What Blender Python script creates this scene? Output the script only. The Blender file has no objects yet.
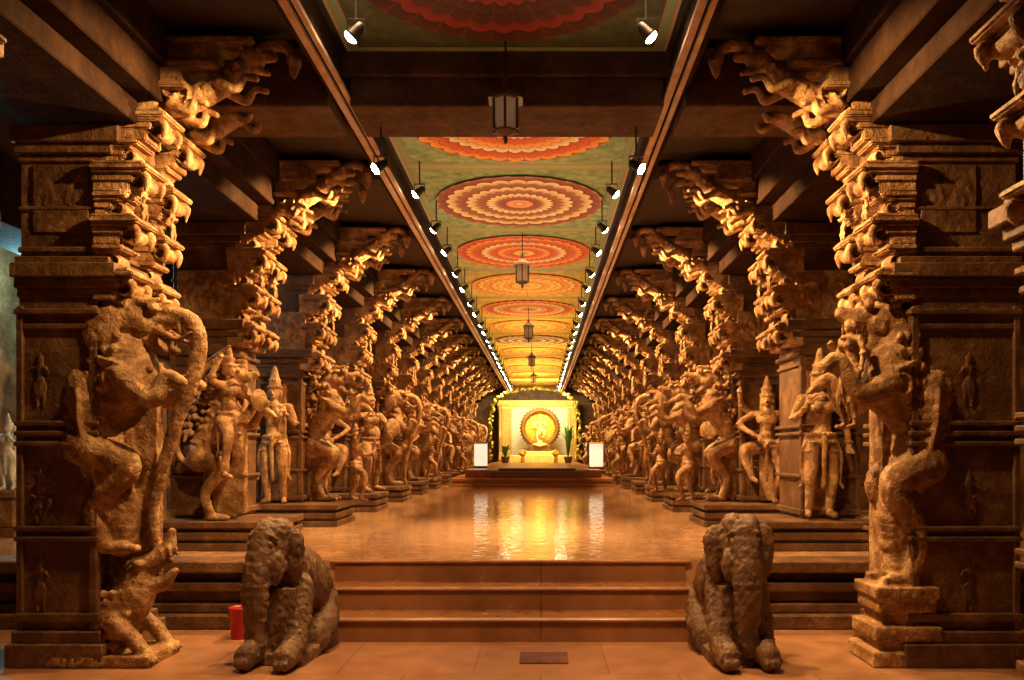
import bpy, bmesh, math, random
from mathutils import Vector, Matrix, Euler, noise
random.seed(7)
D=bpy.data; C=bpy.context
C.scene.view_settings.view_transform='Standard'
col=C.scene.collection
PZ=0.535; XC=-0.25; HALF=2.8; CZ=4.375; BAY=2.4
# ---------------------------------------------------------------- materials
def newmat(name):
    m=D.materials.new(name); m.use_nodes=True
    nt=m.node_tree; b=nt.nodes['Principled BSDF']; return m,nt,b
def N(nt,t,**k):
    n=nt.nodes.new(t)
    for a,v in k.items(): setattr(n,a,v)
    return n
def ramp(nt,fac,stops,interp='LINEAR'):
    r=N(nt,'ShaderNodeValToRGB'); cr=r.color_ramp; cr.interpolation=interp
    while len(cr.elements)<len(stops): cr.elements.new(0.5)
    for e,(p,c) in zip(cr.elements,stops):
        e.position=p; e.color=(c[0],c[1],c[2],1)
    nt.links.new(fac,r.inputs[0]); return r.outputs[0]
def math_(nt,op,a,b=None,clamp=False):
    n=N(nt,'ShaderNodeMath',operation=op,use_clamp=clamp)
    for i,x in enumerate((a,b)):
        if x is None: continue
        if isinstance(x,(int,float)): n.inputs[i].default_value=x
        else: nt.links.new(x,n.inputs[i])
    return n.outputs[0]
def mixc(nt,f,a,b):
    n=N(nt,'ShaderNodeMix',data_type='RGBA')
    for s,x in ((n.inputs[0],f),(n.inputs[6],a),(n.inputs[7],b)):
        if isinstance(x,(int,float)): s.default_value=x
        elif isinstance(x,tuple): s.default_value=(x[0],x[1],x[2],1)
        else: nt.links.new(x,s)
    return n.outputs[2]
def stone(name,dark,mid,light,rough=0.6,bump=0.5,scale=1.0,carve=True,spec=.5):
    m,nt,b=newmat(name)
    tc=N(nt,'ShaderNodeTexCoord'); oi=N(nt,'ShaderNodeObjectInfo')
    add=N(nt,'ShaderNodeVectorMath',operation='ADD')
    nt.links.new(tc.outputs['Object'],add.inputs[0])
    sc=N(nt,'ShaderNodeVectorMath',operation='SCALE'); sc.inputs[3].default_value=13
    cmb=N(nt,'ShaderNodeCombineXYZ')
    for i in range(3): nt.links.new(oi.outputs['Random'],cmb.inputs[i])
    nt.links.new(cmb.outputs[0],sc.inputs[0]); nt.links.new(sc.outputs[0],add.inputs[1])
    n1=N(nt,'ShaderNodeTexNoise'); n1.inputs['Scale'].default_value=5*scale; n1.inputs['Detail'].default_value=9
    n1.inputs['Roughness'].default_value=.78
    nt.links.new(add.outputs[0],n1.inputs['Vector'])
    c=ramp(nt,n1.outputs[0],[(.34,dark),(.5,mid),(.66,light)])
    nt.links.new(c,b.inputs['Base Color'])
    n2=N(nt,'ShaderNodeTexNoise'); n2.inputs['Scale'].default_value=24*scale; n2.inputs['Detail'].default_value=7
    n2.inputs['Roughness'].default_value=.65
    nt.links.new(add.outputs[0],n2.inputs['Vector'])
    h=n2.outputs[0]
    if carve:
        v=N(nt,'ShaderNodeTexVoronoi',feature='DISTANCE_TO_EDGE'); v.inputs['Scale'].default_value=24*scale
        nt.links.new(add.outputs[0],v.inputs['Vector'])
        vv=math_(nt,'MINIMUM',v.outputs[0],.12)
        h=math_(nt,'ADD',math_(nt,'MULTIPLY',vv,carve if carve is not True else 1.6),h)
    bp=N(nt,'ShaderNodeBump'); bp.inputs['Strength'].default_value=bump; bp.inputs['Distance'].default_value=.022
    nt.links.new(h,bp.inputs['Height']); nt.links.new(bp.outputs[0],b.inputs['Normal'])
    b.inputs['Roughness'].default_value=rough; b.inputs['Specular IOR Level'].default_value=spec
    return m
M_stone=stone('carved_stone',(.10,.038,.011),(.34,.165,.055),(.72,.47,.22),.52,.75,1,1.3,.4)
M_plain=stone('dressed_stone',(.06,.023,.008),(.13,.057,.019),(.26,.13,.048),.55,.65,.7,.6,.4)
M_dark=stone('shaded_stone',(.016,.007,.003),(.033,.014,.006),(.058,.027,.011),.9,.5,.7,False,.1)  # dressed stone darkened: shade of the upper beams put into the colour
M_beam=stone('beam_stone',(.045,.019,.007),(.09,.042,.016),(.15,.075,.032),.8,.5,.7,False,.2)
M_ele=stone('elephant_granite',(.09,.043,.018),(.17,.088,.039),(.26,.15,.072),.55,.5,1.1,False)
def simple(name,c,rough=.5,metal=0,emit=None,es=0,noise_=.15):
    m,nt,b=newmat(name)
    n=N(nt,'ShaderNodeTexNoise'); n.inputs['Scale'].default_value=9
    tc=N(nt,'ShaderNodeTexCoord'); nt.links.new(tc.outputs['Object'],n.inputs['Vector'])
    cc=ramp(nt,n.outputs[0],[(.3,tuple(x*(1-noise_) for x in c)),(.7,tuple(min(1,x*(1+noise_)) for x in c))])
    nt.links.new(cc,b.inputs['Base Color'])
    b.inputs['Roughness'].default_value=rough; b.inputs['Metallic'].default_value=metal
    if emit: b.inputs['Emission Color'].default_value=(*emit,1); b.inputs['Emission Strength'].default_value=es
    return m
M_black=simple('black_paint',(.015,.013,.012),.4)
M_glow=simple('lamp_glass',(1,.9,.7),.3,emit=(1,.86,.6),es=60)
M_cool=simple('tube_glass',(.8,.95,1),.3,emit=(.55,.85,1),es=3)
M_gold=simple('glowing_gilded_bronze',(.9,.6,.15),.35,.2,emit=(1,.66,.16),es=.9)  # emission added to make the deity figure glow; it holds no lamp
M_goldb=simple('gold_backing',(.8,.42,.04),.5,.1)
M_goldt=simple('gold_trim',(.75,.42,.09),.35,.3)
M_goldd=simple('dark_gilded_bronze',(.17,.08,.01),.5,.2)
M_brass=simple('old_brass',(.13,.07,.035),.45,.4)
M_frost=simple('lantern_glass',(.42,.29,.17),.4,emit=(1,.6,.3),es=.06)
M_white=simple('white_shade',(.9,.8,.6),.6,emit=(1,.84,.6),es=.9)
M_wood=simple('dark_wood',(.12,.05,.02),.45)
M_red=simple('red_plastic',(.45,.015,.008),.4)
M_cream=simple('cream_cloth',(.94,.90,.70),.7)
M_yellow=simple('yellow_cloth',(.94,.70,.22),.7)
M_green=simple('leaf_green',(.10,.24,.03),.5)
M_garl=simple('marigold_garland',(.36,.33,.03),.6,noise_=.7)
M_flower=simple('marigold_flowers',(.85,.35,.03),.6,noise_=.5)
M_conduit=simple('painted_conduit',(.5,.33,.2),.95)
M_iron=simple('rusty_iron',(.14,.05,.03),.6,.1,noise_=.4)
M_pale=simple('pale_statue_stone',(.45,.45,.42),.6,noise_=.3)
# floors
def floor_mat(name,c1,c2,tx,ty,rough,bump,rn=.16,bs=3.5,ior=1.7,con=.66):
    m,nt,b=newmat(name)
    tc=N(nt,'ShaderNodeTexCoord'); 
    br=N(nt,'ShaderNodeTexBrick'); br.inputs['Scale'].default_value=1
    br.inputs['Brick Width'].default_value=tx; br.inputs['Row Height'].default_value=ty
    br.inputs['Mortar Size'].default_value=.005; br.inputs['Color1'].default_value=(*c1,1); br.inputs['Color2'].default_value=(*c2,1)
    br.inputs['Mortar'].default_value=(c1[0]*.5,c1[1]*.5,c1[2]*.5,1)
    nt.links.new(tc.outputs['Object'],br.inputs['Vector'])
    n=N(nt,'ShaderNodeTexNoise'); n.inputs['Scale'].default_value=5; n.inputs['Detail'].default_value=8
    nt.links.new(tc.outputs['Object'],n.inputs['Vector'])
    f=ramp(nt,n.outputs[0],[(.3,(con,con*.95,con*.9)),(.7,(1.1,1.1,1.1))])
    mx=N(nt,'ShaderNodeMix',data_type='RGBA',blend_type='MULTIPLY'); mx.inputs[0].default_value=1
    nt.links.new(br.outputs[0],mx.inputs[6]); nt.links.new(f,mx.inputs[7]); nt.links.new(mx.outputs[2],b.inputs['Base Color'])
    r=math_(nt,'ADD',math_(nt,'MULTIPLY',n.outputs[0],rn),rough)
    nt.links.new(r,b.inputs['Roughness'])
    n2=N(nt,'ShaderNodeTexNoise'); n2.inputs['Scale'].default_value=bs; n2.inputs['Detail'].default_value=3
    nt.links.new(tc.outputs['Object'],n2.inputs['Vector'])
    bp=N(nt,'ShaderNodeBump'); bp.inputs['Strength'].default_value=bump; bp.inputs['Distance'].default_value=.02
    nt.links.new(n2.outputs[0],bp.inputs['Height']); nt.links.new(bp.outputs[0],b.inputs['Normal'])
    b.inputs['IOR'].default_value=ior
    return m
M_floor=floor_mat('polished_floor',(.64,.36,.18),(.56,.30,.145),1.15,.8,-.01,.38,.10,6,2.1,.7)
M_low=floor_mat('entrance_floor',(.40,.195,.095),(.35,.165,.078),.9,.9,.3,.1,.1,3,1.5,.72)
M_step=floor_mat('step_stone',(.30,.13,.052),(.27,.115,.045),3.2,2,.22,.05,.08,3,1.5,.8)
# painted ceiling
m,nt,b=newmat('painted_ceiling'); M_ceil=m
tc=N(nt,'ShaderNodeTexCoord'); sp=N(nt,'ShaderNodeSeparateXYZ'); nt.links.new(tc.outputs['Object'],sp.inputs[0])
ax=math_(nt,'ABSOLUTE',math_(nt,'SUBTRACT',sp.outputs[0],XC))
n=N(nt,'ShaderNodeTexNoise'); n.inputs['Scale'].default_value=9; n.inputs['Detail'].default_value=6; nt.links.new(tc.outputs['Object'],n.inputs['Vector'])
green=ramp(nt,n.outputs[0],[(.3,(.15,.27,.12)),(.55,(.30,.47,.23)),(.75,(.50,.60,.32))])
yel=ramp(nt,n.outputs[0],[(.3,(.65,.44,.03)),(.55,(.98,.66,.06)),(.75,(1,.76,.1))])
dim_green=ramp(nt,n.outputs[0],[(.3,(.05,.075,.03)),(.55,(.10,.13,.055)),(.75,(.17,.18,.08))])
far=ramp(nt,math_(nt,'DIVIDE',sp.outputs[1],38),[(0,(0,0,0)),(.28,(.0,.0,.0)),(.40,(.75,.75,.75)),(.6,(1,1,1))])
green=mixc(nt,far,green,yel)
green=mixc(nt,math_(nt,'LESS_THAN',sp.outputs[1],6.3),green,dim_green)  # dimness of the nearest bay put into its paint colour
v=N(nt,'ShaderNodeTexVoronoi'); v.inputs['Scale'].default_value=7; nt.links.new(tc.outputs['Object'],v.inputs['Vector'])
fl=ramp(nt,v.outputs[0],[(.0,(.7,.4,.2)),(.1,(.6,.28,.12)),(.14,(.5,.48,.2))],'CONSTANT')
flm=math_(nt,'MULTIPLY',math_(nt,'MULTIPLY',math_(nt,'LESS_THAN',v.outputs[0],.17),math_(nt,'GREATER_THAN',ax,.6)),math_(nt,'GREATER_THAN',sp.outputs[1],6.3))
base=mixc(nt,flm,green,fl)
ym=math_(nt,'ABSOLUTE',math_(nt,'SUBTRACT',math_(nt,'FLOORED_MODULO',sp.outputs[1],BAY),1.2))
ym2=math_(nt,'SUBTRACT',1.2,ym)
dist=math_(nt,'MAXIMUM',math_(nt,'MULTIPLY',ax,1/1.15),math_(nt,'MULTIPLY',ym2,1/1.2))
band=ramp(nt,dist,[(0,(0,0,0)),(.92,(.5,.3,.14)),(.93,(.3,.45,.22)),(.975,(.5,.3,.14)),(.985,(.55,.48,.24))],'CONSTANT')
bm_=math_(nt,'GREATER_THAN',dist,.92)
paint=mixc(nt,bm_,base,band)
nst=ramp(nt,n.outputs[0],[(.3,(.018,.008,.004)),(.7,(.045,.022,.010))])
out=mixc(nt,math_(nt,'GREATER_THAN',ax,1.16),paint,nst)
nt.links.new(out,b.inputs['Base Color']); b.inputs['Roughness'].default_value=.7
def medal_mat(name,stops,petn):
    m,nt,b=newmat(name)
    tc=N(nt,'ShaderNodeTexCoord'); sp=N(nt,'ShaderNodeSeparateXYZ'); nt.links.new(tc.outputs['Object'],sp.inputs[0])
    x,y=sp.outputs[0],sp.outputs[1]
    r=math_(nt,'SQRT',math_(nt,'ADD',math_(nt,'MULTIPLY',x,x),math_(nt,'MULTIPLY',y,y)))
    th=math_(nt,'ARCTAN2',y,x)
    rings=8.4
    rr=math_(nt,'MULTIPLY',r,rings)
    pet=math_(nt,'ABSOLUTE',math_(nt,'SINE',math_(nt,'MULTIPLY',th,petn/2)))
    rs=math_(nt,'SUBTRACT',rr,math_(nt,'MULTIPLY',pet,.45))
    idx=math_(nt,'FLOOR',rs); fr=math_(nt,'FRACT',rs)
    c=ramp(nt,math_(nt,'DIVIDE',math_(nt,'ADD',idx,1.5),10),stops,'CONSTANT')
    shade=ramp(nt,fr,[(0,(.22,.09,.05)),(.14,(.75,.68,.58)),(.6,(1,1,1)),(.85,(1.15,1.12,.95))])
    mx=N(nt,'ShaderNodeMix',data_type='RGBA',blend_type='MULTIPLY'); mx.inputs[0].default_value=1
    nt.links.new(c,mx.inputs[6]); nt.links.new(shade,mx.inputs[7])
    ln=math_(nt,'LESS_THAN',pet,.14)
    c2=mixc(nt,math_(nt,'MULTIPLY',ln,.45),mx.outputs[2],(.2,.05,.02))
    nt.links.new(c2,b.inputs['Base Color']); b.inputs['Roughness'].default_value=.7
    return m
R=(.72,.12,.04);O=(.92,.38,.08);Yl=(.95,.70,.14);CR=(.9,.76,.48);MR=(.34,.10,.08);PK=(.85,.44,.26);GR=(.25,.42,.2);BR=(.38,.16,.10);DR=(.30,.03,.018);DM=(.09,.016,.010);DG=(.08,.10,.04)
def st(*cs): return [(i/10,c) for i,c in enumerate(cs)]
MED=[medal_mat('lotus_painting_red',st(GR,Yl,R,O,R,CR,R,O,R,CR),30),
     medal_mat('lotus_painting_maroon',st(CR,PK,MR,CR,BR,CR,BR,CR,MR,CR),26),
     medal_mat('lotus_painting_orange',st(GR,R,CR,PK,R,O,CR,R,O,R),34),
     medal_mat('lotus_painting_yellow',st(O,Yl,Yl,O,Yl,Yl,O,Yl,O,Yl),24),
     medal_mat('lotus_painting_dark',st(DR,DM,DR,DM,DR,DM,DM,DR,DM,DR),30)]
# ---------------------------------------------------------------- helpers
def obj(name,me,loc=(0,0,0),mat=None,parent=None,label=None,cat=None,kind=None,group=None,rot=None,scale=None):
    o=D.objects.new(name,me); col.objects.link(o); o.location=loc
    if rot: o.rotation_euler=rot
    if scale: o.scale=scale
    if mat and me and not me.materials: me.materials.append(mat)
    if parent: o.parent=parent
    if label:o['label']=label
    if cat:o['category']=cat
    if kind:o['kind']=kind
    if group:o['group']=group
    return o
def boxes(name,lst,bev=.01,seg=1):
    bm=bmesh.new()
    for (x0,x1,y0,y1,z0,z1) in lst:
        r=bmesh.ops.create_cube(bm,size=1)
        for v in r['verts']:
            v.co=Vector(((x0+x1)/2+v.co.x*(x1-x0),(y0+y1)/2+v.co.y*(y1-y0),(z0+z1)/2+v.co.z*(z1-z0)))
    if bev>0: bmesh.ops.bevel(bm,geom=bm.edges[:],offset=bev,segments=seg,affect='EDGES')
    me=D.meshes.new(name); bm.to_mesh(me); bm.free(); return me
def lathe(name,prof,seg=24,smooth=True):
    bm=bmesh.new(); rings=[]
    for (r,z) in prof:
        rings.append([bm.verts.new((r*math.cos(2*math.pi*(i+.5)/seg),r*math.sin(2*math.pi*(i+.5)/seg),z)) for i in range(seg)])
    for a,b_ in zip(rings[:-1],rings[1:]):
        for i in range(seg):
            f=bm.faces.new((a[i],a[(i+1)%seg],b_[(i+1)%seg],b_[i])); f.smooth=smooth
    bm.faces.new(rings[0][::-1]); bm.faces.new(rings[-1])
    me=D.meshes.new(name); bm.to_mesh(me); bm.free(); return me
_b=bmesh.new(); bmesh.ops.create_icosphere(_b,subdivisions=2,radius=1)
ICOV=[v.co.copy() for v in _b.verts]; ICOF=[[v.index for v in f.verts] for f in _b.faces]; _b.free()
BXV=[Vector((x,y,z))*.5 for x in(-1,1) for y in(-1,1) for z in(-1,1)]
BXF=[(0,1,3,2),(4,6,7,5),(0,4,5,1),(2,3,7,6),(0,2,6,4),(1,5,7,3)]
class S:
    def __init__(s): s.v=[];s.f=[];s.T=Matrix.Identity(4)
    def add(s,V,F,M):
        n=len(s.v); M=s.T@M
        s.v+=[tuple(M@p) for p in V]; s.f+=[[n+i for i in f] for f in F]
    def ball(s,c,r,rot=(0,0,0)):
        if isinstance(r,(int,float)): r=(r,r,r)
        s.add(ICOV,ICOF,Matrix.Translation(c)@Euler(rot).to_matrix().to_4x4()@Matrix.Diagonal((*r,1)))
    def box(s,c,d,rot=(0,0,0)):
        s.add(BXV,BXF,Matrix.Translation(c)@Euler(rot).to_matrix().to_4x4()@Matrix.Diagonal((*d,1)))
    def chain(s,P,k=.4):
        P=[Vector(p) for p in P]; P=[P[0]*2-P[1]]+P+[P[-1]*2-P[-2]]
        for i in range(1,len(P)-2):
            a,b,c,d=P[i-1:i+3]; L=(c.xyz-b.xyz).length; rm=max(.006,min(b.w,c.w))
            n=max(2,min(60,int(L/(rm*k))))
            for j in range(n+1):
                t=j/n
                q=.5*((2*b)+(c-a)*t+(2*a-5*b+4*c-d)*t*t+(3*b-a-3*c+d)*t**3)
                s.ball(q.xyz,max(.004,b.w+(c.w-b.w)*t))
    def sym(s,P,k=.4):
        s.chain(P,k); s.chain([(p[0],-p[1],p[2],p[3]) for p in P],k)
    def ring(s,c,R,r,rot=(0,0,0),n=18,sc=(1,1)):
        E=Euler(rot).to_matrix()
        for i in range(n):
            a=2*math.pi*i/n
            s.ball(Vector(c)+E@Vector((R*sc[0]*math.cos(a),R*sc[1]*math.sin(a),0)),r)
    def mesh(s,name,vox=.018,sm=1,ero=.004):
        me=D.meshes.new(name+'_src'); me.from_pydata(s.v,[],s.f); me.update()
        o=D.objects.new('tmp',me); col.objects.link(o)
        r=o.modifiers.new('r','REMESH'); r.mode='VOXEL'; r.voxel_size=vox; r.use_smooth_shade=True
        q=o.modifiers.new('s','SMOOTH'); q.iterations=sm; q.factor=.5
        dg=C.evaluated_depsgraph_get(); dg.update()
        out=D.meshes.new_from_object(o.evaluated_get(dg)); out.name=name
        D.objects.remove(o); D.meshes.remove(me)
        if ero>0:
            nm=[v.normal.copy() for v in out.vertices]
            for v,n_ in zip(out.vertices,nm):
                p=v.co
                v.co=p+n_*ero*(1.1*noise.noise(p*9)+1.0*noise.noise(p*22)+.7*noise.noise(p*48))
        for p in out.polygons: p.use_smooth=True
        return out
def human(s,base,h,face,pose='stand',female=True,crown=True,slab=True):
    old=s.T
    s.T=old@Matrix.Translation(base)@Matrix.Rotation(face-math.pi/2,4,'Z')@Matrix.Diagonal((h,h,h,1))
    hx=.02 if pose=='stand' else 0
    if pose=='stand':
        s.chain([(.055,0,.5,.058),(.07,.03,.28,.04),(.06,0,.06,.026)]); s.chain([(.06,0,.03,.025),(.07,.08,.02,.022)])
        s.chain([(-.055,0,.5,.058),(-.075,.05,.28,.04),(-.075,0,.06,.026)]); s.chain([(-.075,0,.03,.025),(-.1,.07,.02,.022)])
        arms=[[(.12,0,.785,.034),(.16,.0,.65,.026),(.17,.04,.5,.019),(.165,.06,.45,.023)],
              [(-.12,0,.785,.034),(-.17,.0,.66,.026),(-.13,.1,.72,.019),(-.11,.12,.77,.023)]]
    elif pose=='dance':
        s.chain([(.055,0,.48,.062),(.12,.08,.28,.044),(.06,0,.06,.03)]); s.chain([(.06,0,.03,.025),(.09,.08,.02,.022)])
        s.chain([(-.055,0,.5,.062),(-.2,.12,.46,.048),(-.13,.14,.25,.03)]); s.chain([(-.13,.14,.23,.026),(-.08,.2,.2,.02)])
        arms=[[(.125,0,.785,.036),(.24,.02,.72,.028),(.27,.08,.86,.02),(.28,.1,.92,.024)],
              [(-.125,0,.785,.036),(-.24,.04,.7,.028),(-.1,.16,.6,.02),(-.05,.18,.58,.024)],
              [(.12,-.02,.77,.032),(.22,.06,.64,.026),(.1,.15,.55,.02)],
              [(-.12,-.02,.78,.032),(-.22,.0,.86,.026),(-.24,.04,1.0,.022)]]
    else:
        s.chain([(.06,0,.48,.066),(.14,.16,.36,.048),(.13,.1,.07,.03)]); s.chain([(.13,.1,.03,.03),(.15,.2,.02,.024)])
        s.chain([(-.06,0,.48,.066),(-.12,-.04,.26,.048),(-.15,-.1,.05,.03)]); s.chain([(-.15,-.08,.03,.03),(-.19,0,.02,.024)])
        arms=[[(.13,0,.785,.04),(.22,.06,.84,.032),(.2,.12,.98,.024),(.2,.13,1.02,.028)],
              [(-.13,0,.785,.04),(-.2,.08,.66,.032),(-.12,.2,.66,.024),(-.1,.22,.66,.028)]]
        s.chain([(.2,.0,.98,.014),(.2,.25,1.08,.014)]); s.ball((-.1,.25,.66),(.1,.025,.1))
    for A in arms:
        s.chain(A); p=A[-1]
        for k in range(4): s.chain([(p[0]+(-.016+.011*k),p[1]+.01,p[2],.008),(p[0]+(-.02+.013*k),p[1]+.035,p[2]-.02-.004*(k%2),.007)])
        q=A[1]; s.ring(q[:3],.032,.01,n=8); q=A[-2]; s.ring(q[:3],.024,.009,n=8)
    s.ball((0,0,.52),(.092,.07,.07)); s.chain([(0,0,.52,.072),(hx,0,.62,.05),(0,0,.73,.07),(0,0,.79,.053)])
    s.chain([(-.12,0,.785,.036),(.12,0,.785,.036)])
    if female: s.ball((.045,.06,.73),.038); s.ball((-.045,.06,.73),.038)
    else: s.ball((0,.03,.74),(.1,.06,.06)); s.ball((0,.04,.6),(.05,.045,.045))
    s.ring((0,0,.55),.092,.016,n=20,sc=(1,.8)); s.ring((0,0,.5),.098,.012,n=20,sc=(1,.85)); s.ring((0,.02,.79),.06,.01,(.5,0,0),n=16)
    s.ring((0,.03,.75),.075,.008,(.7,0,0),n=24)
    for zz in(.44,.38,.32): 
        for g in(1,-1): s.ring((g*.062,.01,zz),.056-.25*(.44-zz)*.3,.007,n=18)
    s.chain([(0,.085,.52,.02),(0,.08,.35,.018),(0,.06,.2,.014)])
    for g in(1,-1): s.chain([(g*.09,.02,.53,.016),(g*.13,.02,.4,.014),(g*.12,.02,.25,.011),(g*.14,.02,.2,.01)])
    s.chain([(0,0,.8,.03),(0,.005,.86,.03)])
    s.ball((0,.01,.905),(.048,.056,.06)); s.ball((0,.066,.9),(.009,.012,.016)); s.ball((0,.055,.865),(.018,.012,.01)); s.ball((0,.05,.87),(.02,.012,.006))
    s.ball((.02,.056,.918),(.01,.006,.006)); s.ball((-.02,.056,.918),(.01,.006,.006))
    for g in(1,-1): s.ball((g*.053,0,.9),(.012,.02,.035))
    if crown:
        s.chain([(0,0,.945,.057),(0,0,.99,.05),(0,0,1.05,.036),(0,0,1.11,.018)]); s.ring((0,0,.95),.056,.012,n=14)
        s.ring((0,0,1.01),.046,.01,n=12)
    else:
        s.ball((0,-.03,.94),(.055,.055,.05)); s.ball((0,-.06,.97),.035)
    if slab: s.box((0,-.09,.5),(.14,.05,.96))
    s.T=old
def lion(s,attend=True,ux=1.0,web=True,trunk=False,uy=.9,fat=1.0,beads=True,tr=1.0,fore=True):
    old=s.T; s.T=old@Matrix.Diagonal((ux,uy,1,1)); F=fat
    s.sym([(.08,.08,.74,.13*F),(.32,.12,.60,.085*F),(.15,.12,.32,.055*F),(.20,.12,.07,.05*F)])
    s.sym([(.18,.12,.04,.045),(.33,.12,.04,.045)])
    for g in(1,-1):
        for k in(-1,0,1): s.ball((.38,g*.12+k*.028,.035),(.03,.016,.03))
    s.chain([(.04,0,.68,.14*F),(.08,0,.88,.12*F),(.2,0,1.08,.145*F),(.30,0,1.24,.17*F),(.26,0,1.42,.135*F),(.24,0,1.53,.12*F),(.30,0,1.62,.11*F)])
    s.ball((.33,0,1.22),(.15*F,.16*F,.18))
    s.ball((.36,0,1.6),(.14,.12,.12)); s.chain([(.44,0,1.63,.08),(.56,0,1.63,.062),(.64,0,1.66,.042)])
    s.chain([(.40,0,1.50,.065),(.50,0,1.42,.04),(.58,0,1.41,.026)])
    for g in(1,-1):
        s.ball((.47,g*.08,1.70),.038); s.chain([(.40,g*.09,1.74,.026),(.50,g*.08,1.76,.018)])
        s.chain([(.29,g*.1,1.70,.03),(.23,g*.12,1.80,.026),(.28,g*.11,1.87,.012)])
        s.chain([(.60,g*.04,1.61,.016),(.61,g*.04,1.53,.008)]); s.chain([(.5,g*.045,1.59,.012),(.51,g*.045,1.53,.008)])
        s.chain([(.56,g*.03,1.43,.012),(.565,g*.03,1.5,.007)])
    for k in range(5): s.ball((.36-.07*k,0,1.74-.02*k-.022*k*k),(.045,.045,.05))
    if beads:
      for j in range(8):
        z=1.62-.09*j; n=5
        for i in range(n):
            a=math.pi*(.5+ (i+.5*(j%2))/(n)) 
            s.ball((.2-.022*j+.15*F*math.cos(a), .145*F*math.sin(a),z),(.036,.038,.042))
    for g in(1,-1):
        for j in range(6):
            for i in range(3): s.ball((.17+.06*i-.015*j,g*(.135+(F-1)*.14),1.5-.09*j),(.026,.02,.034))
        for t in range(20):
            a=t*.4; rr=.09-.004*t; s.ball((.28+rr*math.cos(a),g*(.16+(F-1)*.16),1.2+rr*math.sin(a)),.015)
        for t in range(18):
            a=t*.42; rr=.085-.0043*t; s.ball((.1+rr*math.cos(a),g*(.135+(F-1)*.14),.72+rr*math.sin(a)),.015)
    s.ring((.27,0,1.41),.155*F,.02,(0,.25,0),n=30,sc=(.9,.85)); s.ring((.27,0,1.32),.18*F,.016,(0,.35,0),n=38,sc=(.95,.9))
    for k in range(5): s.ball((.46,-.1+.05*k,1.28-.02*(2-abs(k-2))),.022)
    s.ring((.09,0,.86),.14*F,.017,(0,.3,0),n=32); s.ring((.08,0,.8),.145*F,.013,(0,.3,0),n=32)
    if trunk:
        T_=[(.54,0,1.68,.07),(.66,0,1.62,.062),(.71,0,1.45,.056),(.67,0,1.2,.05),(.58,0,.92,.045),(.5,0,.6,.04),(.44,0,.28,.036),(.46,0,.05,.032),(.54,0,-.06,.026)]
        s.chain([(a,b_,c_,d_*tr) for (a,b_,c_,d_) in T_])
        s.ball((.28,0,1.64),(.18,.16,.17)); s.ball((.36,0,1.74),(.1,.1,.08))
        for g in(1,-1): s.ball((.2,g*.15,1.55),(.11,.03,.16),(0,.3,0)); s.chain([(.5,g*.08,1.55,.028),(.62,g*.1,1.48,.018),(.7,g*.1,1.53,.009)])
        s.sym([(.32,.14,1.22,.075*F),(.5,.17,1.06,.055*F),(.58,.16,1.22,.04*F),(.66,.15,1.18,.042)])
    else:
        s.chain([(.34,.12,1.22,.08*F),(.54,.15,1.08,.055*F),(.66,.14,1.26,.04*F),(.76,.13,1.22,.044)])
        s.chain([(.34,-.12,1.22,.08*F),(.56,-.15,1.16,.055*F),(.70,-.14,1.36,.04*F),(.80,-.13,1.32,.044)])
        for g,z in((1,1.22),(-1,1.32)):
            for k in(-1,0,1): s.chain([(.78,g*.13+k*.026,z,.018),(.82,g*.13+k*.03,z-.04,.012)])
    if beads: s.chain([(-.06,0,.62,.035),(-.16,-.05,.75,.03),(-.14,-.1,.95,.026),(-.04,-.14,1.0,.026),(-.06,-.16,.9,.02)])
    for k in range(6): s.ball((.26-.03*k,0,1.0-.06*k),(.04,.055,.03))
    if web: s.box((-.06,0,.85),(.16,.1,1.66)); s.box((.08,0,.3),(.22,.05,.6))
    s.T=old
    if attend: human(s,(.62,0,0),.92,0.0 if attend==1 else -math.pi/2,'warrior',False,True,False)
# ---------------------------------------------------------------- figure meshes
def build(fn,name,vox,sm=1,ero=.004):
    s=S(); fn(s); return s.mesh(name,vox,sm,ero)
def mane_arc(s,cx,cz,R_,v,a0,a1,sq=1.1):
    for (dr,dv,r) in((0,0,.04),(.06,-.05,.028),(.11,-.08,.026),(.16,-.1,.026),(.21,-.115,.024)):
        P=[]
        for k in range(9):
            a=math.radians(a0+(a1-a0)*k/8); P.append((cx+(R_-dr)*math.cos(a),v+dv,cz+(R_-dr)*sq*math.sin(a),r))
        s.chain(P)
def body_s(s,du,v,z0=0,F=1):
    s.chain([(-.11+du,v,1.92,.18*F),(-.09+du,v,1.7,.19*F),(-.04+du,v,1.45,.18*F),(.02+du,v,1.22,.165*F),(.08+du,v,1.0+z0,.14*F),(.1+du,v,.84+z0,.11*F)])
    for e in(-.13,-.065,0,.065,.13):
        dv=abs(e)*.6
        s.chain([(-.11+du+e,v-.182*F+dv,1.88,.014),(-.09+du+e,v-.192*F+dv,1.65,.014),(-.02+du+e,v-.178*F+dv,1.35,.013),(.07+du+e*.8,v-.14*F+dv*.7,1.02+z0,.011)])
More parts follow.
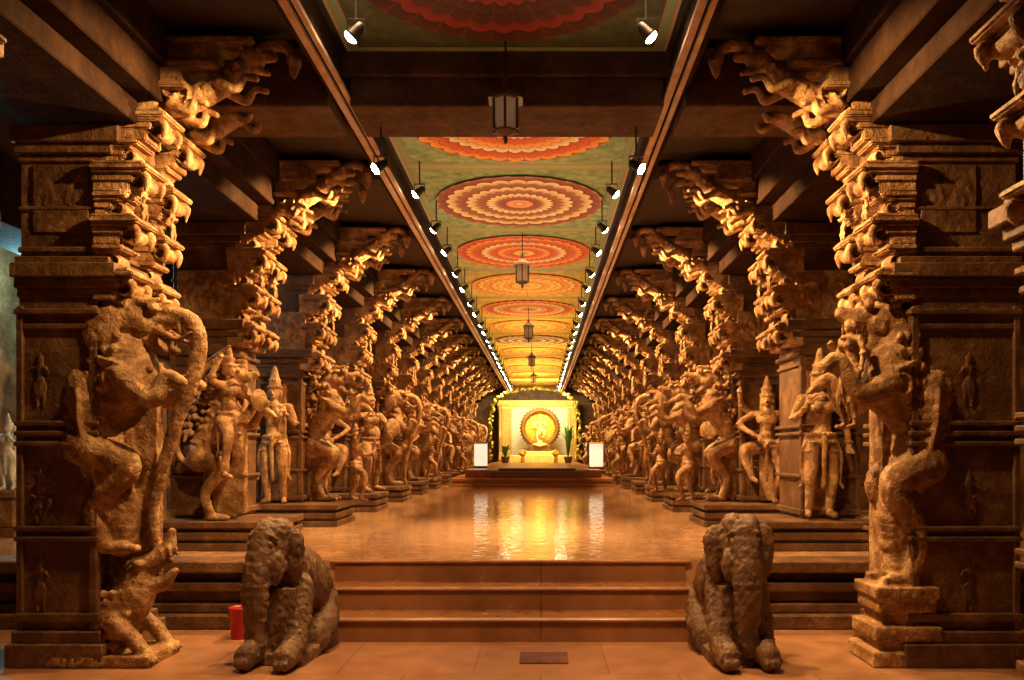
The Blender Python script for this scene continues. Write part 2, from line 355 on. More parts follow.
def f_front_left(s):
    v=-.22
    s.T=Matrix.Translation((-.20,v,.76)); lion(s,False,1.18,True,True,1.05,1.15,False,.95); s.T=Matrix.Identity(4)
    mane_arc(s,-.02,1.98,.37,v+.02,55,290)
    s.ball((-.02,v+.02,1.95),(.29,.11,.35))
    body_s(s,.0,v,0,1.1)
    s.box((.05,v,.04),(.7,.5,.08))
    s.chain([(-.1,v,.2,.16),(.06,v,.3,.17),(.18,v,.45,.15),(.22,v,.6,.12)])
    s.chain([(.22,v,.62,.10),(.34,v,.70,.075),(.43,v,.80,.05),(.45,v,.9,.03)])
    s.chain([(.24,v,.52,.08),(.38,v,.54,.06),(.47,v,.62,.03)])
    for g in(1,-1):
        s.ball((.26,v+g*.1,.68),.038); s.chain([(.1,v+g*.13,.3,.075),(.24,v+g*.17,.2,.058),(.34,v+g*.17,.08,.048)])
        for k in range(3): s.chain([(.36,v+g*.17+(k-1)*.04,.07,.024),(.42,v+g*.17+(k-1)*.05,.04,.014)])
        for j in range(6):
            for i in range(5): s.ball((-.14+.065*i+.03*(j%2)+.015*j,v+g*(.16-.008*j),.13+.07*j),(.036,.022,.034))
        for k in range(4): s.chain([(.30+.05*k,v+g*.05,.70+.03*k,.016),(.31+.05*k,v+g*.05,.64+.03*k,.008)])
    for k in range(7): s.chain([(.14-.045*k,v,.66-.055*k,.035),(.11-.05*k,v,.74-.055*k,.014)])
    s.chain([(.0,v,2.5,.06),(.14,v,2.58,.06),(.25,v,2.5,.045)])
    s.box((-.02,v+.13,1.4),(.36,.24,2.5))
    s.box((.2,v+.08,1.3),(.26,.1,1.6))
def f_front_right(s):
    v=-.22
    s.T=Matrix.Translation((-.2,v,.53))@Matrix.Diagonal((1,1,1.15,1)); lion(s,False,1.0,True,False,1.05,1.15,False); s.T=Matrix.Identity(4)
    mane_arc(s,-.07,2.0,.37,v+.02,55,290,1.2)
    s.ball((-.08,v+.02,1.98),(.27,.11,.37))
    body_s(s,-.05,v,0,1.1)
    s.chain([(.05,v,1.0,.13),(.02,v,.8,.11),(.06,v,.62,.10)])
    for (w,z0,z1) in((.5,0,.1),(.4,.1,.17),(.46,.17,.27),(.33,.27,.36),(.4,.36,.46),(.44,.46,.54)):
        s.box((.05,v,(z0+z1)/2),(w,w*.95,z1-z0+.004))
    s.box((-.04,v+.13,1.4),(.36,.24,2.5))
    human(s,(.38,v-.04,1.62),.8,-.3,'stand',True,False,False)
F_FL=build(f_front_left,'trunk_leogryph',.0105)
F_FR=build(f_front_right,'rearing_leogryph',.0105)
F_A=build(lambda s:(lion(s,1)),'leogryph_and_warrior',.013)
F_B=build(lambda s:(lion(s,False,1.05,True,True)),'trunk_leogryph_small',.013)
F_C=build(lambda s:(human(s,(.25,0,0),1.55,-.5,'dance',True),s.box((.02,0,.8),(.2,.12,1.6))),'dancing_deity',.012)
F_D=build(lambda s:(human(s,(.3,0,0),1.55,-.7,'warrior',False),s.box((.02,0,.8),(.2,.12,1.6))),'warrior_deity',.012)
G_A=build(lambda s:human(s,(0,0,0),1.56,-math.pi/2,'stand',True),'standing_goddess',.010,1,.003)
G_B=build(lambda s:human(s,(0,0,0),1.45,-math.pi/2+.3,'dance',False),'dancing_god',.011,1,.003)
G_C=build(lambda s:human(s,(0,0,0),1.5,-math.pi/2+.5,'warrior',False),'warrior_god',.011,1,.003)
def f_rider(s):
    s.T=Matrix.Translation((-.34,0,0))@Matrix.Diagonal((.9,.9,.84,1)); lion(s,False,1,False,False); s.T=Matrix.Identity(4)
    human(s,(.02,-.12,.4),1.12,-.5,'warrior',False,True,False)
    s.box((-.1,.12,.8),(.4,.1,1.5))
G_D=build(f_rider,'rearing_mount_with_rider',.011)
STEPS=[(.28,2.63,.32),(.19,2.82,.26),(.31,3.0,.32),(.22,3.18,.26),(.38,3.36,.32),(.30,3.54,.26),(.50,3.72,.32)]
CL=[]
for (u,z,w) in STEPS:
    h=w/2
    CL+=[(-.02,u-.15,-h*.72,h*.72,z-.13,z-.04),(-.02,u-.11,-h*.8,h*.8,z-.05,z),(-.02,u-.05,-h*.9,h*.9,z,z+.025),(-.02,u,-h,h,z+.025,z+.062),(-.02,u-.035,-h*.92,h*.92,z+.06,z+.088)]
CL+=[(-.02,.42,-.12,.12,3.8,3.95),(-.02,.62,-.15,.15,3.95,3.99),(0,.58,-.12,.12,3.99,4.1),(.2,.84,-.14,.14,4.1,4.14),(.3,.8,-.12,.12,4.14,4.26),(.4,1.08,-.14,.14,4.26,4.3)]
CORB=boxes('corbel_steps',CL,.010,2)
def f_bracket(s):
    for i,(u,z,w) in enumerate(STEPS):
        big=i%2==0
        if big:
            for v in(-w*.34,w*.34):
                s.chain([(u-.07,v,z+.02,.026),(u-.025,v,z-.025,.03),(u-.03,v,z-.08,.02),(u-.04,v,z-.12,.008)])
        for t in range(16):
            a=math.radians(190+t*22); rr=.062-.0028*t; s.ball((u-.09+rr*math.cos(a),0,z-.035+rr*math.sin(a)),(.012,w*.36,.012))
        if i==4: human(s,(u-.09,-.02,z-.34),.28,0,'stand',True,True,False)
    for t in range(22):
        a=math.radians(-60+t*18); rr=.12-.0042*t; s.ball((.52+rr*math.cos(a),0,3.94+rr*math.sin(a)),(.02,.12,.02))
    s.chain([(.42,0,3.86,.075),(.58,0,3.90,.09),(.76,0,3.99,.09),(.90,0,4.08,.078),(.97,0,4.15,.07)])
    s.ball((1.04,0,4.2),(.09,.085,.075)); s.chain([(1.09,0,4.22,.048),(1.18,0,4.21,.034)]); s.chain([(1.06,0,4.13,.034),(1.15,0,4.1,.02)])
    for g in(1,-1):
        s.ball((1.1,g*.06,4.25),.02); s.chain([(.98,g*.08,4.25,.022),(.94,g*.09,4.3,.013)])
        s.chain([(.84,g*.08,4.0,.038),(.96,g*.1,3.95,.03),(1.02,g*.1,4.03,.025),(1.1,g*.1,4.02,.024)])
        s.chain([(.5,g*.08,3.84,.042),(.64,g*.1,3.79,.032),(.68,g*.1,3.87,.025),(.75,g*.1,3.85,.024)])
        for k in range(8): s.ball((.95-.055*k,g*.078,4.13-.04*k),.02)
    s.chain([(1.1,0,4.28,.045),(1.22,0,4.3,.045),(1.30,0,4.26,.04),(1.33,0,4.18,.048),(1.33,0,4.12,.034),(1.33,0,4.07,.01)])
    for k in range(8):
        a=k*math.pi/4; s.ball((1.33+.04*math.cos(a),.04*math.sin(a),4.19),(.016,.016,.035))
F_BR=build(f_bracket,'scroll_bracket',.0095,1,.003)
def f_relief(s):
    s.box((-.25,-.355,3.2),(.38,.03,.46))
    for g in(1,-1):
        for t in range(20):
            a=t*.36; rr=.09-.004*t; s.ball((-.25+g*(.09+rr*math.cos(a)*.8),-.368,3.2+rr*1.5*math.sin(a)),(.012,.008,.014))
F_RL=build(f_relief,'relief_panel',.010,1,.003)
def f_relief3(s):
    s.box((-.22,-.38,2.98),(.56,.06,.5))
    for g in(1,-1):
        for t in range(26):
            a=t*.32; rr=.12-.0042*t; s.ball((-.22+g*(.12+rr*math.cos(a)*.8),-.415,2.98+rr*1.3*math.sin(a)),(.02,.018,.02))
    s.T=Matrix.Translation((-.22,-.41,2.80))@Matrix.Diagonal((1,.5,1,1)); human(s,(0,0,0),.34,-math.pi/2,'dance',False,True,False); s.T=Matrix.Identity(4)
F_RM=build(f_relief3,'scroll_relief_block',.012,1,.002)
def f_relief2(s):
    for zc in(.55,1.15,1.95):
        s.T=Matrix.Translation((-.38,-.385,zc-.19))@Matrix.Diagonal((1,.25,1,1)); human(s,(0,0,0),.36,-math.pi/2,'stand' if zc!=1.15 else 'dance',True,True,True); s.T=Matrix.Identity(4)
F_RS=build(f_relief2,'niche_relief',.009,1,0)
def shaft(z0,OUT):
    L=[(OUT,0,-.38,.38,z0,2.6)]
    def band(a,b,e): L.append((OUT-e*.5,e,-.38-e,.38+e,a,b))
    band(z0,z0+.16,.09); band(z0+.16,z0+.24,.05); band(z0+.3,z0+.36,.03)
    for c in ([.85,.92,1.5,1.57,1.64] if z0==0 else [1.2,1.62,1.69]):
        band(c,c+.035,.035)
    band(2.3,2.34,.02); band(2.4,2.44,.035)
    for (a,b) in((OUT-.008,OUT+.04),(-.04,.017)):
        L.append((a,b,-.402,-.34,z0+.245,2.46))
    return boxes('shaft',L,.008)
def capm(OUT):
    L=[(OUT-.02,.1,-.41,.41,2.58,2.65),(OUT-.01,.06,-.39,.39,2.52,2.58),(OUT-.03,.16,-.44,.44,2.65,2.75),(OUT-.02,.1,-.40,.40,2.75,2.80),
   (OUT,.02,-.36,.36,2.80,3.5),(OUT-.01,.06,-.38,.38,2.83,2.87),(OUT-.01,.05,-.375,.375,3.12,3.15),(OUT-.01,.08,-.38,.38,3.45,3.5),(OUT-.02,.12,-.41,.41,3.5,3.57),(OUT-.03,.18,-.44,.44,3.57,3.69)]
    return boxes('capital',L,.008)
SH={(0,-1):shaft(0,-.53),(0,1):shaft(0,-.72),(1,-1):shaft(PZ,-.56),(1,1):shaft(PZ,-.56)}
CP={(0,-1):capm(-.53),(0,1):capm(-.72),(1,-1):capm(-.56),(1,1):capm(-.56)}
COR=boxes('corbel_beam',[(.5,1.48,-.2,.2,4.31,CZ),(-.4,.45,-.3,.3,3.9,4.1)],.01)
def ped(z0,tall=.27):
    L=[]
    for (e,a,b) in((.06,0,.07),(.02,.07,.1),(.05,.1,.17),(0,.17,.21),(.06,.21,tall)):
        L.append((-.52-e,.5+e,-.72-e,.2,z0+a,z0+b))
    return boxes('pedestal',L,.006)
PED=ped(PZ)
def P(name,me,par,loc=(0,0,0),mat=M_stone,lab=None,sc=None):
    return obj(name,me,loc,mat,par,lab,scale=sc)
rows=[3.95,6.0]+[8.4+BAY*i for i in range(12)]
fronts=[G_A,G_B,G_C]
for side in(-1,1):
    for i,y in enumerate(rows):
        x=XC+side*HALF
        if i==1:
            lab='tall carved stone pillar with rearing trunked leogryph above a scaly sea beast' if side<0 else 'tall carved stone pillar with rearing lion-faced leogryph on stepped pedestal'
        elif i==0: lab='tall carved stone pillar with scalloped brackets reaching to the ceiling'
        elif i==2: lab='carved pillar with a warrior riding a rearing beast' if side<0 else 'carved pillar with a slim standing goddess statue'
        else: lab='carved granite hall pillar with sculpted deity and rearing leogryph lit warm orange'
        e=obj('carved_pillar',None,(x,y,0),label=lab,cat='pillar',group='carved hall pillars')
        e.empty_display_size=.3
        if side>0: e.scale=(-1,1,1)
        kk=(0 if i<2 else 1,side)
        P('shaft',SH[kk],e,mat=M_plain); P('capital',CP[kk],e,mat=M_plain); P('corbel_beam',COR,e,mat=M_dark)
        if i==0:
            P('corbel_steps',CORB,e,(0,-.28,0),sc=(1.4,1.3,1)); P('bracket',F_BR,e,(0,-.28,0),sc=(1.4,1.3,1))
        else:
            P('corbel_steps',CORB,e,(0,-.28,0)); P('bracket',F_BR,e,(0,-.28,0))
            P('corbel_steps',CORB,e,(0,.24,0),sc=(.88,1,1)); P('bracket',F_BR,e,(0,.24,0),sc=(.88,1,1))
        if i<2: P('relief_panel',F_RL,e,mat=M_plain)
        else: P('relief_panel',F_RM,e)
        if i==1:
            P('niche_relief',F_RS,e,mat=M_plain)
            P('leogryph_statue',F_FL if side<0 else F_FR,e)
        elif i>1:
            P('pedestal',PED,e,mat=M_plain)
            k=(i+(0 if side<0 else 2))
            fa=[F_A,F_B,F_C,F_A,F_D,F_B][k%6]
            if side>0 and i==3: fa=F_A
            if i>2: P('leogryph_statue' if fa in(F_A,F_B) else 'deity_statue',fa,e,(0.0,-.05,PZ+.27))
            if i==2:
                if side<0: P('attached_statue',G_D,e,(.08,-.54,PZ+.27))
                else: P('attached_statue',G_A,e,(-.14,-.5,PZ+.29),sc=(.95,.95,.93))
            else:
                P('attached_statue',fronts[(i+(1 if side>0 else 0))%3],e,(-.28,-.54,PZ+.27),sc=(.95,.95,.98))
# ---------------------------------------------------------------- setting
def structure(name,lst,mat,bev=0): return obj(name,boxes(name,lst,bev),mat=mat,kind='structure')
structure('floor_entrance',[(-6.6,6.1,-3,7.0,-.2,0)],M_low)
structure('floor_hall',[(-6.6,6.1,7.0,38,-.2,PZ)],M_floor)
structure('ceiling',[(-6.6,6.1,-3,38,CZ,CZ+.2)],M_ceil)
structure('wall_left',[(-6.8,-6.6,-3,38,0,CZ+.2)]+[(-6.6,-6.45,y-.3,y+.3,0,CZ) for y in [3.6+BAY*i for i in range(14)]],M_plain)
structure('wall_right',[(6.1,6.3,-3,38,0,CZ+.2)]+[(5.95,6.1,y-.3,y+.3,0,CZ) for y in [3.6+BAY*i for i in range(14)]],M_plain)
structure('wall_back',[(-6.8,6.3,38,38.2,0,CZ+.2)],M_plain)
t=1
for side in(-1,1):
    def X(a,b): 
        p=XC+side*a; q=XC+side*b; return (min(p,q),max(p,q))
    a=X(1.15,1.30); b_=X(1.2,1.34); c=X(2.35,3.45); d=X(2.3,3.5); e=X(2.5,3.3)
    structure('trim_%d'%t,[(*a,-3,37.9,4.07,4.13),(*b_,-3,37.9,4.13,CZ)],M_dark,.01); t+=1
    structure('trim_%d'%t,[(*e,-3,37.9,3.7,3.86),(*c,-3,37.9,3.86,4.1),(*d,-3,37.9,4.1,CZ)],M_dark,.01); t+=1
    f=X(5.0,5.7)
    structure('trim_%d'%t,[(*f,-3,37.9,3.7,CZ)],M_dark,.01); t+=1
structure('trim_%d'%t,[(XC-1.15,XC+1.15,6.0,6.6,3.99,4.2),(XC-1.2,XC+1.2,5.96,6.64,4.2,CZ),(XC-2.3,XC-1.31,6.0,6.6,3.99,CZ),(XC+1.31,XC+2.3,6.0,6.6,3.99,CZ)],M_beam,.01); t+=1
for (x0,x1) in((-6.5,-2.15),(1.65,6.0)):
    structure('trim_%d'%t,[(x0,x1,6.72,7.02,0,.12),(x0,x1,6.8,7.02,.12,.2),(x0,x1,6.86,7.02,.2,.3),(x0,x1,6.78,7.02,.3,.38),(x0,x1,6.88,7.02,.38,.46),(x0,x1,6.74,7.1,.46,.56)],M_plain,.012); t+=1
OP=boxes('outer_shaft',[(-.3,.3,-.3,.3,0,.9),(-.24,.24,-.24,.24,.9,1.7),(-.3,.3,-.3,.3,1.7,2.3),(-.24,.24,-.24,.24,2.3,3.1),(-.34,.34,-.34,.34,3.1,3.3)],.03)
OC=boxes('outer_capital',[(-.4,.4,-.4,.4,3.3,3.45),(-.5,.5,-.3,.3,3.45,3.7)],.02)
for side in(-1,1):
    for i in range(4):
        e=obj('plain_pillar',None,(XC+side*5.35,10.8+BAY*i,0),label='plain square stone pillar in dark side aisle',cat='pillar',group='plain side aisle pillars')
        P('shaft',OP,e,mat=M_plain); P('capital',OC,e,mat=M_plain)
st_=obj('stairs',boxes('stairs',[(-1.79,1.27,6.3,7.0,0,.178),(-1.77,1.25,6.65,7.0,.178,.357),(-1.75,1.23,6.98,7.0,.357,.53)],.0),mat=M_step,kind='structure',label='wide polished stone steps up to the hall',cat='stairs')
M_nos=simple('nosing_stone',(.46,.24,.115),.25)
for k,(y,z) in enumerate(((6.3,.178),(6.65,.357),(6.98,PZ))):
    obj('step_nosing',boxes('nosing',[(-1.795,1.275,y-.02,y+.04,z-.02,z+.004)],.006),mat=M_nos,parent=st_)
bm=bmesh.new(); bmesh.ops.create_cone(bm,cap_ends=True,segments=96,radius1=1,radius2=.97,depth=.02)
base_me=D.meshes.new('disc'); bm.to_mesh(base_me); bm.free()
order=[4,4,2,1,0,3,2,3,1,3,3,3,3,3,3,3]
names=['red and orange','maroon and cream','orange and red','yellow and orange','dark red']
dm=[]
for k in range(5):
    me=base_me.copy(); me.materials.append(MED[k]); dm.append(me)
for i in range(15):
    k=order[i]
    obj('ceiling_medallion',dm[k],(XC,2.4+BAY*i,CZ-.012),label='round %s lotus medallion painted on green ceiling'%names[k],cat='ceiling painting',group='painted lotus medallions',scale=(.97,.97,1))
for side in(-1,1):
    obj('cable_conduit',boxes('conduit',[(-.03,.02,-3,37.5,-.015,.015),(.045,.08,-3,37.5,-.015,.015)],.003),(XC+side*1.18 if side>0 else XC+side*1.22,0,4.045),M_conduit,label='long pale conduit running under the ceiling beam',cat='conduit')
ps=obj('aisle_statue',None,(-5.85,9.0,PZ),label='small pale grey standing statue on a plinth in the side aisle',cat='statue')
obj('plinth',boxes('plinth',[(-.2,.2,-.2,.2,0,.1),(-.16,.16,-.16,.16,.1,.42),(-.2,.2,-.2,.2,.42,.5)],.01),mat=M_plain,parent=ps)
obj('figure',build(lambda s:human(s,(0,0,.5),.75,-math.pi/2,'stand',True),'aisle_figure',.012),mat=M_pale,parent=ps)
# ---------------------------------------------------------------- floodlights
HS=lathe('housing',[(.018,-.06),(.027,-.05),(.032,-.02),(.042,.03),(.046,.045),(.044,.05),(.04,.04)],20)
GL=lathe('glass',[(.001,.0),(.044,.0),(.044,.014),(.032,.028),(.001,.038)],20)
BK=boxes('bracket',[(-.056,-.05,-.01,.01,-.02,.07),(.05,.056,-.01,.01,-.02,.07),(-.056,.056,-.01,.01,.067,.075),(-.007,.007,-.007,.007,.07,.3)],.002)
def flood(x,y,z,tgt,power,spot=110,face=None):
    e=obj('floodlight',None,(x,y,z),label='small black can floodlight hung under the ceiling beam',cat='spotlight',group='black floodlights')
    e.empty_display_size=.1
    d=(Vector(tgt)-Vector((x,y,z))).normalized(); q=d.to_track_quat('Z','Y').to_euler()
    obj('housing',HS,(0,0,0),M_black,e,rot=q)
    obj('lamp_glass',GL,d*.04,M_glow,e,rot=q,label='glowing warm glass')
    obj('mounting_bracket',BK,(0,0,0),M_black,e)
    if power>0:
        l=D.lights.new('lamp','SPOT'); l.energy=power; l.color=(1,.60,.245); l.spot_size=math.radians(spot); l.spot_blend=.3; l.shadow_soft_size=.022
        lo=D.objects.new('lamp_beam',l); col.objects.link(lo); lo.parent=e
        lo.location=d*.12; lo.rotation_euler=d.to_track_quat('-Z','Y').to_euler()
for side in(-1,1):
    bx=XC+side*.95; tx=XC+side*2.5
    flood(XC+side*.90,5.1,4.08,(tx,5.15,2.3),350,110)
    flood(XC+side*.98,6.3,3.66,(tx,5.7,2.5),430,102)
    for i in range(12):
        yp=8.4+BAY*i
        f=1.3 if i<7 else 1.05
        flood(bx,yp-.30,4.03,(tx,yp-.38,2.75),520*f,92)
        if i>0: flood(bx,yp-1.4,4.03,(tx,yp-.5,2.6),24*f,72)
# ---------------------------------------------------------------- lanterns
LB=lathe('lantern_glass',[(.075,-.13),(.1,.09),(.095,.1)],6,False)
LC=lathe('lantern_cap',[(.14,.08),(.13,.11),(.06,.16),(.03,.18),(.02,.24)],6,False)
LF=lathe('lantern_base',[(.008,-.22),(.02,-.19),(.012,-.17),(.055,-.155),(.085,-.14),(.085,-.125)],6,False)
LR=boxes('lantern_frame',[( .093*math.cos(a)-.009,.093*math.cos(a)+.009,.093*math.sin(a)-.009,.093*math.sin(a)+.009,-.13,.1) for a in [math.pi/6+math.pi/3*k for k in range(6)]],0)
for y in(5.8,11,16.5,22,27.5):
    z=3.86
    e=obj('hanging_lantern',None,(XC,y,z),label='small hexagonal metal and pale brown glass lantern hanging on a rod',cat='lantern',group='hanging lanterns')
    obj('lantern_glass',LB,mat=M_frost,parent=e); obj('lantern_cap',LC,mat=M_brass,parent=e); obj('lantern_base',LF,mat=M_brass,parent=e); obj('lantern_frame',LR,mat=M_brass,parent=e)
    obj('rod',boxes('rod',[(-.006,.006,-.006,.006,.23,CZ-z)],0),mat=M_black,parent=e)
# ---------------------------------------------------------------- elephants
def f_ele(s,turn,earw=.1):
    s.box((0,.45,.04),(.50,1.3,.08))
    s.chain([(0,.98,.42,.24),(0,.7,.5,.27),(0,.4,.57,.25),(0,.15,.66,.21)])
    for g in(1,-1): s.chain([(g*.12,.95,.32,.18),(g*.2,.72,.2,.14),(g*.2,.45,.12,.11)])
    s.T=Matrix.Translation((0,.1,.75))@Matrix.Rotation(turn,4,'Z')@Matrix.Translation((0,-.1,-.75))
    s.ball((0,.02,.81),(.19,.26,.2)); s.ball((.06,-.03,.92),(.11,.17,.1)); s.ball((-.06,-.03,.92),(.11,.17,.1))
    s.ball((0,-.14,.82),(.15,.16,.18))
    for g in(1,-1):
        s.ball((g*.195,.0,.79),(earw,.08,.16),(0,g*.25,g*-.4)); s.ball((g*.205,-.01,.70),(earw*.75,.08,.15),(0,g*.1,g*-.4))
        s.ball((g*.115,-.24,.84),(.024,.03,.02)); s.chain([(g*.07,-.24,.885,.014),(g*.11,-.24,.895,.016),(g*.15,-.19,.875,.014)])
        s.ball((g*.1,-.17,.68),(.09,.12,.13))
    s.chain([(0,-.20,.78,.14),(0,-.28,.64,.135),(0,-.32,.5,.12),(0,-.32,.36,.105),(0,-.31,.24,.09),(.01,-.31,.15,.08)])
    for k in range(5): s.ring((0,-.31,.56-.06*k),.125-.006*k,.008,n=28)
    s.T=Matrix.Identity(4)
    for g in(1,-1):
        s.chain([(g*.14,.1,.5,.14),(g*.17,-.06,.28,.12),(g*.17,-.2,.13,.105),(g*.17,-.5,.09,.09)])
        for k in(-1,0,1): s.ball((g*.17+k*.045,-.59,.06),(.026,.035,.035))
    s.box((0,.05,.28),(.34,.44,.5))
obj('elephant_balustrade_statue',build(lambda s:f_ele(s,-.35),'elephant',.010,4,.010),(-1.81,5.70,0),M_ele,label='crouching weathered stone elephant guarding the steps, head turned, beside red bucket',cat='statue',scale=(.80,.52,.99),rot=(0,0,-.12))
obj('elephant_balustrade_statue',build(lambda s:f_ele(s,.05,.12),'elephant',.010,4,.010),(1.37,5.70,0),M_ele,label='crouching dark stone elephant guarding the steps with blunt worn trunk',cat='statue',scale=(.82,.52,1.02),rot=(0,0,.06))
e=obj('bucket',None,(-2.36,6.42,0),label='small red plastic bucket beside the stone elephant',cat='bucket',scale=(.72,.72,.85))
obj('body',lathe('bucket_body',[(.075,0),(.085,.0),(.105,.27),(.115,.27),(.115,.29),(.1,.29),(.095,.26),(.08,.03)],24),mat=M_red,parent=e)
s=S(); s.chain([(-.11,0,.27,.006),(-.08,.03,.2,.006),(0,.1,.16,.006),(.08,.03,.2,.006),(.11,0,.27,.006)])
obj('handle',s.mesh('handle',.004,1,0),(0,-.1,0.02),M_black,e)
L=[(-.17,.17,-.15,.15,0,.012),(-.15,.15,-.13,.13,.012,.016)]+[(-.13+.065*k,-.09+.065*k,-.11,.11,.016,.019) for k in range(4)]
obj('drain_cover',boxes('drain_cover',L,.002),(0.02,5.8,0),M_iron,label='square reddish brown iron floor plate before the steps',cat='drain cover')
# ---------------------------------------------------------------- shrine
obj('shrine_dais',boxes('dais',[(-2.3,1.85,21,37.9,PZ,.60),(-2.26,1.81,21.05,37.9,.60,.68),(-2.3,1.85,21,37.9,.68,.75),(-2.0,1.6,21.6,37.9,.75,.95)],.01),mat=simple('dais_stone',(.3,.12,.05),.35),label='low two tiered reddish stone dais across the hall',cat='platform')
obj('altar_steps',boxes('altar_steps',[(-1.3,1.1,21.03,21.58,.751,.93),(-1.1,.9,21.2,21.58,.93,1.0)],.01),mat=M_wood,label='dark low wooden steps on the dais before the shrine',cat='steps')
for X_ in(-1.76,1.55):
    e=obj('lamp_box',None,(X_-.0,24 if X_<0 else 23,.95),label='tall white glowing box lamp on a dark wooden base',cat='lamp',group='white box lamps')
    obj('base',boxes('base',[(-.2,.2,-.2,.2,0,.06)],.01),mat=M_wood,parent=e)
    obj('lamp_shade',boxes('shade',[(-.18,.18,-.18,.18,.06,.7)],.015),mat=M_white,parent=e)
    obj('lamp_cap',boxes('cap',[(-.2,.2,-.2,.2,.7,.74)],.01),mat=M_goldt,parent=e)
bd=obj('shrine_backdrop',None,(0,36.6,.95),label='brightly lit cream and gold shrine backdrop with columns and yellow drapes',cat='shrine')
obj('panel',boxes('panel',[(-1.9,1.6,.1,.2,0,2.75)],0),mat=M_yellow,parent=bd)
obj('cloth_panel',boxes('cloth_panel',[(-1.3,1.15,.06,.1,.1,2.4)]+[(-1.28+.15*k,-1.24+.15*k,.04,.06,.1,2.4) for k in range(16)],0),mat=M_cream,parent=bd,label='pleated cream cloth panel')
for sx in(-1.55,1.36):
    obj('side_drape',boxes('side_drape',[(sx-.18+.07*k,sx-.13+.07*k,-.02-.02*(k%2),.1,0,2.4) for k in range(6)],.01),mat=M_yellow,parent=bd,label='yellow pleated drape')
for x in(-1.84,1.55):
    obj('column',lathe('column',[(.08,0),(.08,.15),(.045,.2),(.045,1.0),(.07,1.05),(.045,1.1),(.045,2.2),(.08,2.35),(.1,2.5)],16),(x,0,0),M_goldt,bd)
obj('cornice',boxes('cornice',[(-1.95,1.65,.02,.1,2.5,2.6)],.01),mat=M_goldt,parent=bd)
al=obj('altar_table',None,(0,34.6,.95),label='altar table draped in yellow cloth with gold trim',cat='altar')
obj('drape',boxes('drape',[(-1.3,1.25,-.4,.5,0,.3),(-.8,.75,-.2,.5,.3,.48)]+[(-1.28+.12*k,-1.23+.12*k,-.42,-.4,0,.29) for k in range(21)],.01),mat=M_yellow,parent=al)
def f_nat(s):
    human(s,(0,0,.14),1.1,-math.pi/2,'dance',False,True,False)
    s.chain([(0,0,.1,.12),(0,0,.16,.1)]); s.ball((0,0,.08),(.3,.16,.07))
nat=build(f_nat,'dancing_deity_bronze',.016,1,0)
ds=obj('dancing_deity_bronze',None,(-.04,34.7,1.44),label='gilded dancing deity inside a dark gold flaming halo ring',cat='statue')
obj('figure',nat,(0,-.05,.2),M_gold,ds)
def f_ring(s):
    s.ring((0,.05,.86),.74,.10,(math.pi/2,0,0),n=90)
    for k in range(60):
        a=2*math.pi*k/60; s.ball((.64*math.cos(a),.03,.86+.64*math.sin(a)),.025)
    for k in range(36):
        a=2*math.pi*k/36
        s.chain([(.80*math.cos(a),.05,.86+.80*math.sin(a),.04),(.90*math.cos(a+.03),.05,.86+.90*math.sin(a+.03),.015)])
    s.box((0,.05,.02),(.9,.3,.22))
obj('halo_ring',build(f_ring,'halo',.018,1,0),(0,.1,0.12),M_goldd,ds)
def f_back(s):
    s.ball((0,.1,.86),(.68,.02,.68))
    for k in range(40):
        a=2*math.pi*k/40; s.chain([(.25*math.cos(a),.075,.86+.25*math.sin(a),.016),(.62*math.cos(a),.075,.86+.62*math.sin(a),.02)])
obj('halo_backing',build(f_back,'halo_back',.014,1,0),(0,.14,0.12),M_goldb,ds)
def leafmesh(n,h,seed):
    rnd=random.Random(seed); bm=bmesh.new()
    for k in range(n):
        a=rnd.uniform(0,6.28); hh=h*rnd.uniform(.6,1); rch=rnd.uniform(.12,.28); w=rnd.uniform(.05,.09); prev=None
        for j in range(8):
            t=j/7; r=rch*t*t; z=hh*(t-.25*t*t*t); ww=w*math.sin(math.pi*min(1,t*.92+.05))
            c=Vector((r*math.cos(a),r*math.sin(a),z)); sd=Vector((-math.sin(a),math.cos(a),0))*ww
            cur=(bm.verts.new(c-sd),bm.verts.new(c+Vector((0,0,-.02))),bm.verts.new(c+sd))
            if prev:
                bm.faces.new((prev[0],prev[1],cur[1],cur[0])); bm.faces.new((prev[1],prev[2],cur[2],cur[1]))
            prev=cur
    me=D.meshes.new('leaves'); bm.to_mesh(me); bm.free(); return me
for X_,sd,hh in((1.1,4,1.8),(-1.45,3,.7)):
    e=obj('potted_plant',None,(X_,33.3,.95),label='tall leafy green potted plant beside the altar' if hh>1 else 'short green potted plant beside the altar',cat='plant',group='shrine plants')
    obj('leaves',leafmesh(30,hh,sd),(0,0,.2),M_green,e)
    obj('pot',lathe('pot',[(.12,0),(.17,.2),(.19,.26),(.15,.26),(.12,.1)],16),mat=M_brass,parent=e)
for X_,sd in((-.75,8),(.6,9)):
    e=obj('flower_vase',None,(X_,33.7,.95),label='brass vase with orange marigold flowers before the altar',cat='vase',group='altar flower vases')
    obj('vase',lathe('vase',[(.06,0),(.1,.12),(.05,.22),(.07,.28)],16),mat=M_goldt,parent=e)
    s=S(); rnd=random.Random(sd)
    for k in range(40):
        a=rnd.uniform(0,6.28); b_=rnd.uniform(0,1.5); r=.16; s.ball((r*math.cos(a)*math.sin(b_),r*math.sin(a)*math.sin(b_),.36+r*math.cos(b_)*.9),.035)
    s.ball((0,0,.36),.13)
    obj('flowers',s.mesh('flowers',.015,1,0),(0,0,0),M_flower,e)
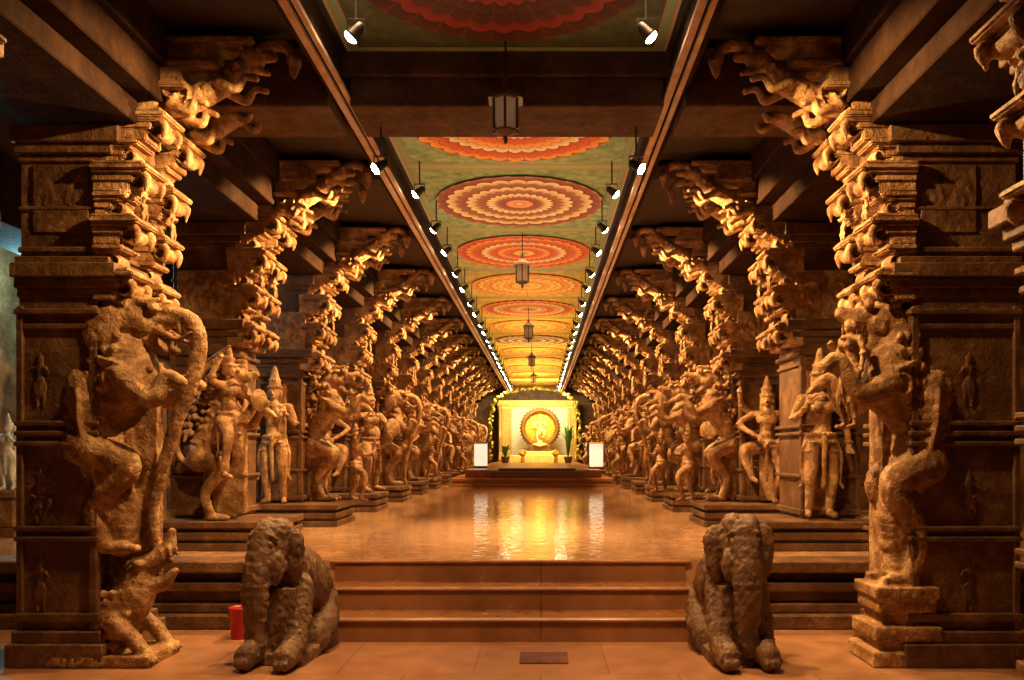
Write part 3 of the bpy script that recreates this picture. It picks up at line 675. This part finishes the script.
def f_garl(pts):
    s=S(); rnd=random.Random(1)
    for a,b2 in zip(pts[:-1],pts[1:]):
        L=(Vector(b2)-Vector(a)).length; n=int(L/.05)
        for k in range(n+1):
            q=Vector(a).lerp(Vector(b2),k/max(1,n)); s.ball(q+Vector((rnd.uniform(-.07,.07),rnd.uniform(-.05,.05),rnd.uniform(-.04,.04))),rnd.uniform(.035,.075))
    return s.mesh('garland',.025,1,0)
obj('garland',f_garl([(-1.98,32.3,1.1),(-1.98,32.3,2.6),(-1.85,32.3,3.4),(-1.3,32.3,3.78),(-.2,32.3,3.92),(.8,32.3,3.78),(1.35,32.3,3.4),(1.5,32.3,2.6),(1.5,32.3,1.1)]),(0,0,0),M_garl,label='thin yellow and green leaf garland arching over the shrine',cat='garland')
e=obj('fluorescent_tube',None,(-6.4,7.2,3.0),label='bluish white fluorescent tube on side aisle wall',cat='lamp')
obj('tube',lathe('tube',[(.03,0),(.03,1.1)],12),mat=M_cool,parent=e)
obj('fixture',boxes('fixture',[(-.08,-.03,-.05,.05,-.05,1.15)],.005),mat=M_black,parent=e)
def light(kind,loc,energy,color,size=.3,tgt=None,sx=None,sy=None,spread=None):
    l=D.lights.new('lamp',kind); l.energy=energy; l.color=color
    if kind=='AREA':
        l.shape='RECTANGLE'; l.size=sx; l.size_y=sy
        if spread: l.spread=math.radians(spread)
    else: l.shadow_soft_size=size
    o=D.objects.new('unseen_light',l); col.objects.link(o); o.location=loc
    if tgt: o.rotation_euler=(Vector(tgt)-Vector(loc)).to_track_quat('-Z','Y').to_euler()
    return o
light('POINT',(-6.0,9.6,3.6),130,(.35,.85,1),.2)
light('AREA',(-.1,33.0,4.1),300,(1,.80,.40),tgt=(0,36,1.9),sx=2,sy=.4)
light('AREA',(-.1,30.5,4.2),90,(1,.66,.22),tgt=(-.1,32.5,1),sx=2,sy=.5)
for y,p,c in((4.9,1.5,0),(7.6,4.5,0),(9.9,6.5,0),(12.3,7,0),(14.8,10,0),(18.6,28,1),(23,44,1),(27.5,62,1),(31,50,1)):  # added uplights to brighten the painted ceiling, no fixtures
    light('AREA',(XC,y,3.0),p,(1,.70,.2) if c else (1,.72,.4),tgt=(XC,y,4.3),sx=.35,sy=.35 if not c else 2.0)
light('AREA',(XC,9.5,4.3),125,(1,.66,.34),tgt=(XC,9.5,0),sx=1.2,sy=3,spread=70)  # added overhead fill for the hall floor, no fixture
light('AREA',(XC,16,4.3),70,(1,.62,.3),tgt=(XC,16,0),sx=1.2,sy=6,spread=55)  # second added floor fill, deeper in the hall
light('AREA',(XC,4.8,4.3),42,(1,.58,.28),tgt=(XC,5.4,0),sx=2.0,sy=.6,spread=80)  # added fill over the entrance floor, no fixture
w=D.worlds.new('World'); C.scene.world=w; w.use_nodes=True
w.node_tree.nodes['Background'].inputs[0].default_value=(.9,.30,.07,1); w.node_tree.nodes['Background'].inputs[1].default_value=.035
# ---------------------------------------------------------------- camera
cam=D.cameras.new('Camera'); co=D.objects.new('Camera',cam); col.objects.link(co)
co.location=(0,0,1.475); co.rotation_euler=(math.pi/2,0,0)
cam.sensor_width=36; cam.lens=820/1024*36; cam.shift_x=-29/1024; cam.shift_y=110/1024
cam.clip_end=100
C.scene.camera=co
